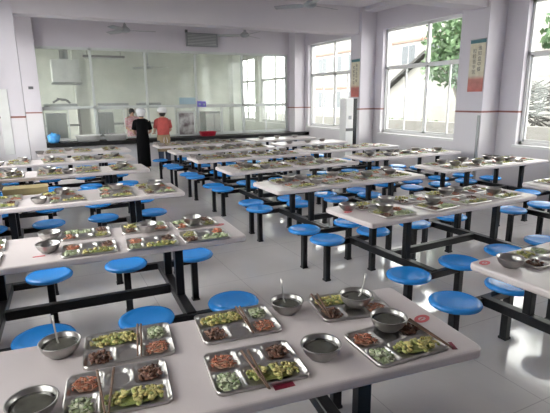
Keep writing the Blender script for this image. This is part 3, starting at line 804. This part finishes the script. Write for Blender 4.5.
def person(loc, rz, h, label, kind):
    """figure faces local -Y at rz=0; forearms reach forward over the counter"""
    s = h/1.65
    P = thing('person', label, 'person', loc, rz)
    J = {'pelvis': ((0, 0, .90), (.14, .10)), 'waist': ((0, 0, 1.04), (.125, .09)), 'chest': ((0, -.01, 1.22), (.145, .10)), 'neckb': ((0, .0, 1.37), (.075, .06)), 'neck': ((0, -.01, 1.43), .05), 'head': ((0, -.025, 1.50), (.075, .085)), 'crown': ((0, -.02, 1.585), (.07, .08))}
    E_ = [('pelvis', 'waist'), ('waist', 'chest'), ('chest', 'neckb'), ('neckb', 'neck'), ('neck', 'head'), ('head', 'crown')]
    for sx, t in ((-1, 'r'), (1, 'l')):
        J['sh'+t] = ((sx*.17, 0, 1.33), .055); J['el'+t] = ((sx*.23, -.03, 1.07), .04); J['wr'+t] = ((sx*.17, -.24, 1.0), .028); J['palm'+t] = ((sx*.16, -.30, .985), (.035, .018))
        J['hip'+t] = ((sx*.09, 0, .86), .085); J['kn'+t] = ((sx*.10, -.01, .47), .055); J['an'+t] = ((sx*.10, .01, .09), .038); J['toe'+t] = ((sx*.11, -.13, .035), .035)
        E_ += [('neckb', 'sh'+t), ('sh'+t, 'el'+t), ('el'+t, 'wr'+t), ('wr'+t, 'palm'+t), ('pelvis', 'hip'+t), ('hip'+t, 'kn'+t), ('kn'+t, 'an'+t), ('an'+t, 'toe'+t)]
        for q in range(4):
            J['f%d%s' % (q, t)] = ((sx*(.135+q*.018), -.355, .972), .009); J['g%d%s' % (q, t)] = ((sx*(.132+q*.019), -.385+.006*abs(q-1), .955), .007)
            E_ += [('palm'+t, 'f%d%s' % (q, t)), ('f%d%s' % (q, t), 'g%d%s' % (q, t))]
        J['th'+t] = ((sx*.115, -.30, .975), .010); J['tk'+t] = ((sx*.105, -.335, .965), .009)
        E_ += [('palm'+t, 'th'+t), ('th'+t, 'tk'+t)]
    J = {k: (tuple(c*s for c in v[0]), (tuple(c*s for c in v[1]) if isinstance(v[1], tuple) else v[1]*s)) for k, v in J.items()}
    skin_body('body', J, E_, M['skin'], P, 1)
    def child(nm, rings, m, n=22):
        return obj(nm, loft([tuple(c*s for c in r) for r in rings], n), P, m=m)
    # face
    bm = bm_new(); add_chunk(bm, (0, -.115*s, 1.515*s), (.012*s, .018*s, .02*s), Matrix.Rotation(0, 3, 'Z').to_quaternion(), 0, 2); obj('nose', bm, P, m=M['skin'])
    for sx in (-1, 1):
        bm = bm_new(); add_chunk(bm, (sx*.032*s, -.100*s, 1.54*s), (.012*s, .008*s, .007*s), Matrix.Rotation(0, 3, 'Z').to_quaternion(), 0, 2); obj('eye', bm, P, m=M['hair'])
        bm = bm_new(); add_chunk(bm, (sx*.083*s, -.01*s, 1.525*s), (.010*s, .018*s, .028*s), Matrix.Rotation(0, 3, 'Z').to_quaternion(), 0, 2); obj('ear', bm, P, m=M['skin'])
    bm = bm_new(); add_chunk(bm, (0, -.108*s, 1.472*s), (.024*s, .006*s, .006*s), Matrix.Rotation(0, 3, 'Z').to_quaternion(), 0, 2); obj('mouth', bm, P, m=M['darkred'])
    child('hair', [(0, .0, 1.455, .055, .06), (0, .005, 1.49, .083, .088), (0, .0, 1.545, .092, .098), (0, .005, 1.60, .085, .09), (0, .0, 1.645, .04, .045)] if kind == 'kitchen' else
          [(0, .012, 1.455, .05, .06), (0, .015, 1.50, .084, .085), (0, .02, 1.545, .088, .085), (0, .02, 1.57, .07, .07)], M['hair'])
    if kind != 'kitchen':
        cap = [(0, .02 if kind == 'dress' else 0, 1.48 if kind == 'dress' else 1.545, .092, .098), (0, .01, 1.565, .115, .118), (0, .005, 1.60, .130, .132), (0, .005, 1.65, .125, .125), (0, 0, 1.69, .085, .088), (0, 0, 1.705, .02, .02)]
        child('white_cap', cap, M['capw'])
    def sleeve(t, sx, m, a=.66):
        sh = Vector((sx*.165, 0, 1.335)); el = Vector((sx*.23, -.03, 1.07)); e = sh.lerp(el, a)
        bm = bm_new(); add_tube(bm, [tuple(v*s) for v in (sh+Vector((-sx*.04, 0, .015)), sh, e)], [.06*s, .068*s, .062*s], 14)
        obj('sleeve', bm, P, m=m)
    if kind == 'dress':
        child('dress', [(0, .0, .12, .175, .14), (0, 0, .3, .175, .14), (0, 0, .6, .175, .14), (0, 0, .88, .172, .135), (0, 0, 1.04, .15, .12), (0, 0, 1.18, .17, .125), (0, 0, 1.30, .190, .12), (0, 0, 1.375, .175, .10), (0, 0, 1.42, .09, .075)], M['dress'])
        for t, sx in (('r', -1), ('l', 1)): sleeve(t, sx, M['dress'], .8)
    elif kind == 'shirt':
        child('shirt', [(0, .0, .90, .175, .13), (0, 0, 1.0, .165, .125), (0, 0, 1.18, .18, .13), (0, 0, 1.30, .195, .12), (0, 0, 1.375, .175, .10), (0, 0, 1.42, .09, .075)], M['redshirt'])
        child('apron', [(0, 0, .50, .185, .14), (0, 0, .7, .19, .145), (0, 0, .90, .182, .138), (0, 0, .955, .178, .134)], M['khaki'])
        for sx in (-1, 1): child('trouser_leg', [(sx*.10, .01, .07, .06, .065), (sx*.10, 0, .45, .075, .08), (sx*.09, 0, .80, .10, .11)], M['jeans'], 14)
        for t, sx in (('r', -1), ('l', 1)): sleeve(t, sx, M['redshirt'], .75)
        for sx in (-1, 1):
            bm = bm_new(); add_tube(bm, [tuple(Vector(v)*s) for v in ((sx*.02, .125, .93), (sx*.05, .135, .80), (sx*.04, .15, .68))], .008, 6); obj('apron_string', bm, P, m=M['capw'])
    else:
        child('overall', [(0, .0, .30, .19, .14), (0, 0, .88, .18, .135), (0, 0, 1.04, .16, .12), (0, 0, 1.20, .175, .125), (0, 0, 1.31, .185, .115), (0, 0, 1.37, .15, .09), (0, 0, 1.405, .075, .065)], M['pinkshirt'])
        for t, sx in (('r', -1), ('l', 1)): sleeve(t, sx, M['pinkshirt'], .95)
    # shoes
    for sx in (-1, 1): child('shoe', [(sx*.11, -.06, 0, .045, .12), (sx*.11, -.055, .03, .048, .125), (sx*.105, -.02, .07, .042, .075)], M['darkgrey'], 16)
    return P
person((2.10, 11.15, 0), PI-.1, 1.42, 'person in long black dress and puffy white cap, seen from behind at the counter', 'dress')
person((2.60, 11.2, 0), PI+.12, 1.43, 'person in coral red shirt and white cap, seen from behind at counter', 'shirt')
person((2.24, 13.2, 0), .1, 1.43, 'dark-haired person in pink top standing inside the kitchen', 'kitchen')

# --------------------------------------------------------------- outdoors
struct('ground', b1(-30, 60, -30, 70, -.5, -.3), M['ground'])
def leaves(bm, c, r, n, size, rr, flat=1.0):
    for k in range(n):
        d = Vector((rr.gauss(0, 1), rr.gauss(0, 1), rr.gauss(0, 1))).normalized()*r*(rr.random()**.35)
        d.z *= flat; p = Vector(c)+d
        u = Vector((rr.uniform(-1, 1), rr.uniform(-1, 1), rr.uniform(-1, 1))).normalized(); w = u.cross(Vector((rr.uniform(-1, 1), rr.uniform(-1, 1), rr.uniform(-1, 1)))).normalized()
        s = size*rr.uniform(.6, 1.3)
        bm.faces.new([bm.verts.new(p+u*s), bm.verts.new(p+w*s*.5), bm.verts.new(p-u*s), bm.verts.new(p-w*s*.5)])
def tree(x, y, h, blobs, m, label, seed, size=.13, n=520):
    rr = random.Random(seed); t = thing('tree', label, 'tree', (x, y, -.3))
    bm = bm_new(); add_tube(bm, [(0, 0, 0), (.05, .1, h*.35), (-.05, 0, h*.7)], [.16, .12, .07], 10)
    for (dx, dy, dz, r) in blobs: add_tube(bm, [(0, 0, h*.35), (dx*.5, dy*.5, (h*.35+dz)/2+.2), (dx, dy, dz)], [.07, .05, .02], 6)
    obj('trunk', bm, t, m=M['bark'])
    bm = bm_new()
    for (dx, dy, dz, r) in blobs: leaves(bm, (dx, dy, dz), r, int(n*r*r), size, rr, .85)
    obj('foliage', bm, t, m=m)
tree(12.2, 11.0, 4.6, [(0, 0, 4.2, 1.2), (.3, 1.0, 3.7, .9), (-.2, -1.0, 3.5, 1.1), (.2, .2, 3.0, 1.0), (0, -.6, 4.9, .9), (0, .9, 2.9, .7)], M['leaf2'], 'green tree seen through the middle of the right wall windows', 1)
tree(12.7, 6.5, 4.8, [(0, 0, 4.2, 1.3), (.2, 1.2, 3.6, 1.1), (0, -1.2, 3.4, 1.2), (.0, .0, 2.8, 1.1), (0, .5, 5.2, 1.1), (.2, -.9, 2.3, .8)], M['leaf'], 'dense green tree outside the rightmost window', 2)
bm = bm_new(); rr = random.Random(5); leaves(bm, (0, 0, .75), .62, 420, .09, rr, .8)
t = thing('bush', 'second low green bush by the yard wall, further left', 'bush', (11.4, 13.1, -.3)); obj('foliage', bm.copy(), t, m=M['leaf2'])
b_ = bm_new(); add_tube(b_, [(0, 0, 0), (.03, 0, .6)], [.05, .02], 6); obj('stem', b_, t, m=M['bark'])
t = thing('bush', 'low green bush in front of the small house outside', 'bush', (11.2, 11.3, -.3)); obj('foliage', bm, t, m=M['leaf'])
bm = bm_new(); add_tube(bm, [(0, 0, 0), (.03, 0, .6)], [.05, .02], 6); obj('stem', bm, t, m=M['bark'])
# brushwood pile outside window 4
bm = bm_new(); rr = random.Random(9)
for k in range(260):
    p = Vector((rr.uniform(-.5, .5), rr.uniform(-1.6, 1.6), rr.uniform(.05, 2.2))); d = Vector((rr.uniform(-.3, .3), rr.uniform(-1, 1), rr.uniform(-.25, .45))).normalized()*.45
    add_tube(bm, [p-d, p+d], .018, 4)
tag(obj('brushwood', bm, m=M['thatch'], loc=(10.9, 7.2, -.3)), 'grey heap of dry branches outside the rightmost window', 'branches', None, 'stuff')
# garden house with gable roof
H = thing('small_house', 'small pale house with sloping grey roof outside the window', 'house', (15.9, 14.9, -.3))
H.scale = (1.2, 1.2, 1.15)
bm = bm_new(); pr = [(-2.1, 0), (2.1, 0), (2.1, 1.9), (0, 3.15), (-2.1, 1.9)]
v0 = [bm.verts.new((-1.2, y, z)) for y, z in pr]; v1 = [bm.verts.new((1.6, y, z)) for y, z in pr]
bm.faces.new(v0[::-1]); bm.faces.new(v1)
for i in range(5): bm.faces.new((v0[i], v0[(i+1) % 5], v1[(i+1) % 5], v1[i]))
obj('walls', bm, H, m=M['facade'])
for sg in (-1, 1):
    bm = bm_new(); q = [(sg*2.35, 1.78), (0, 3.18), (0, 3.30), (sg*2.35, 1.90)]
    a = [bm.verts.new((-1.4, y, z)) for y, z in q]; b = [bm.verts.new((1.8, y, z)) for y, z in q]
    bm.faces.new(a); bm.faces.new(b[::-1])
    for i in range(4): bm.faces.new((a[i], a[(i+1) % 4], b[(i+1) % 4], b[i]))
    obj('roof_slope', bm, H, m=M['roof'])
tag(obj('yard_wall', b1(9.6, 9.75, 3, 19, -.3, .98), m=M['facade']), 'low pale yard wall outside the right windows', 'wall')
# buildings beyond
def building(x, y, w, d, h, m, label, rows=3, cols=4):
    b = thing('building', label, 'building', (x, y, -.3))
    obj('facade', b1(0, w, -d/2, d/2, 0, h), b, m=m)
    obj('parapet', b1(-.15, w, -d/2-.1, d/2+.1, h, h+.35), b, m=M['facade'])
    for r in range(rows):
        for c in range(cols):
            z = 1.0+r*3.0; yy = -d/2+d*(c+.5)/cols
            f = obj('window_frame', b1(-.06, .02, yy-.75, yy+.75, z, z+1.6), b, m=M['white'])
            obj('window_pane', b1(-.08, -.05, yy-.68, yy-.03, z+.08, z+1.52), f, m=M['pane'])
            obj('window_pane', b1(-.08, -.05, yy+.03, yy+.68, z+.08, z+1.52), f, m=M['pane'])
        obj('floor_band', b1(-.12, 0, -d/2, d/2, r*3.0+2.75, r*3.0+2.9), b, m=M['pinkfacade'])
building(24, 24, 6, 13, 9.2, M['facade'], 'pale flats with rows of windows beyond the garden', 3, 5)
building(24, 38, 6, 12, 9.2, M['facade'], 'further pale flats behind the back right window', 3, 5)
building(26, 9, 6, 12, 6.2, M['facade'], 'pale low building behind the dense tree', 2, 4)

# --------------------------------------------------------------- light
w = bpy.data.worlds.new('World'); sc.world = w; w.use_nodes = True
bg = w.node_tree.nodes['Background']; bg.inputs[0].default_value = (1.0, 0.975, 0.95, 1); bg.inputs[1].default_value = 1.0
sc.view_settings.view_transform = 'Standard'; sc.view_settings.look = 'None'
sc.view_settings.gamma = 1; sc.view_settings.use_curve_mapping = False
sc.view_settings.exposure = 3.3

# --------------------------------------------------------------- camera
R = ((0.894468, 0.110698, -0.433213), (-0.446999, 0.197729, -0.872407), (-0.010915, 0.973986, 0.226344))
cam = bpy.data.cameras.new('Camera'); co = bpy.data.objects.new('Camera', cam); C.objects.link(co)
cam.sensor_fit = 'HORIZONTAL'; cam.sensor_width = 36; cam.lens = 462.465*36/550; cam.clip_end = 200; cam.clip_start = .05
mw = Matrix([list(r) for r in R]).to_4x4(); mw.translation = Vector((0, 0, 1.6280))
co.matrix_world = mw
sc.camera = co
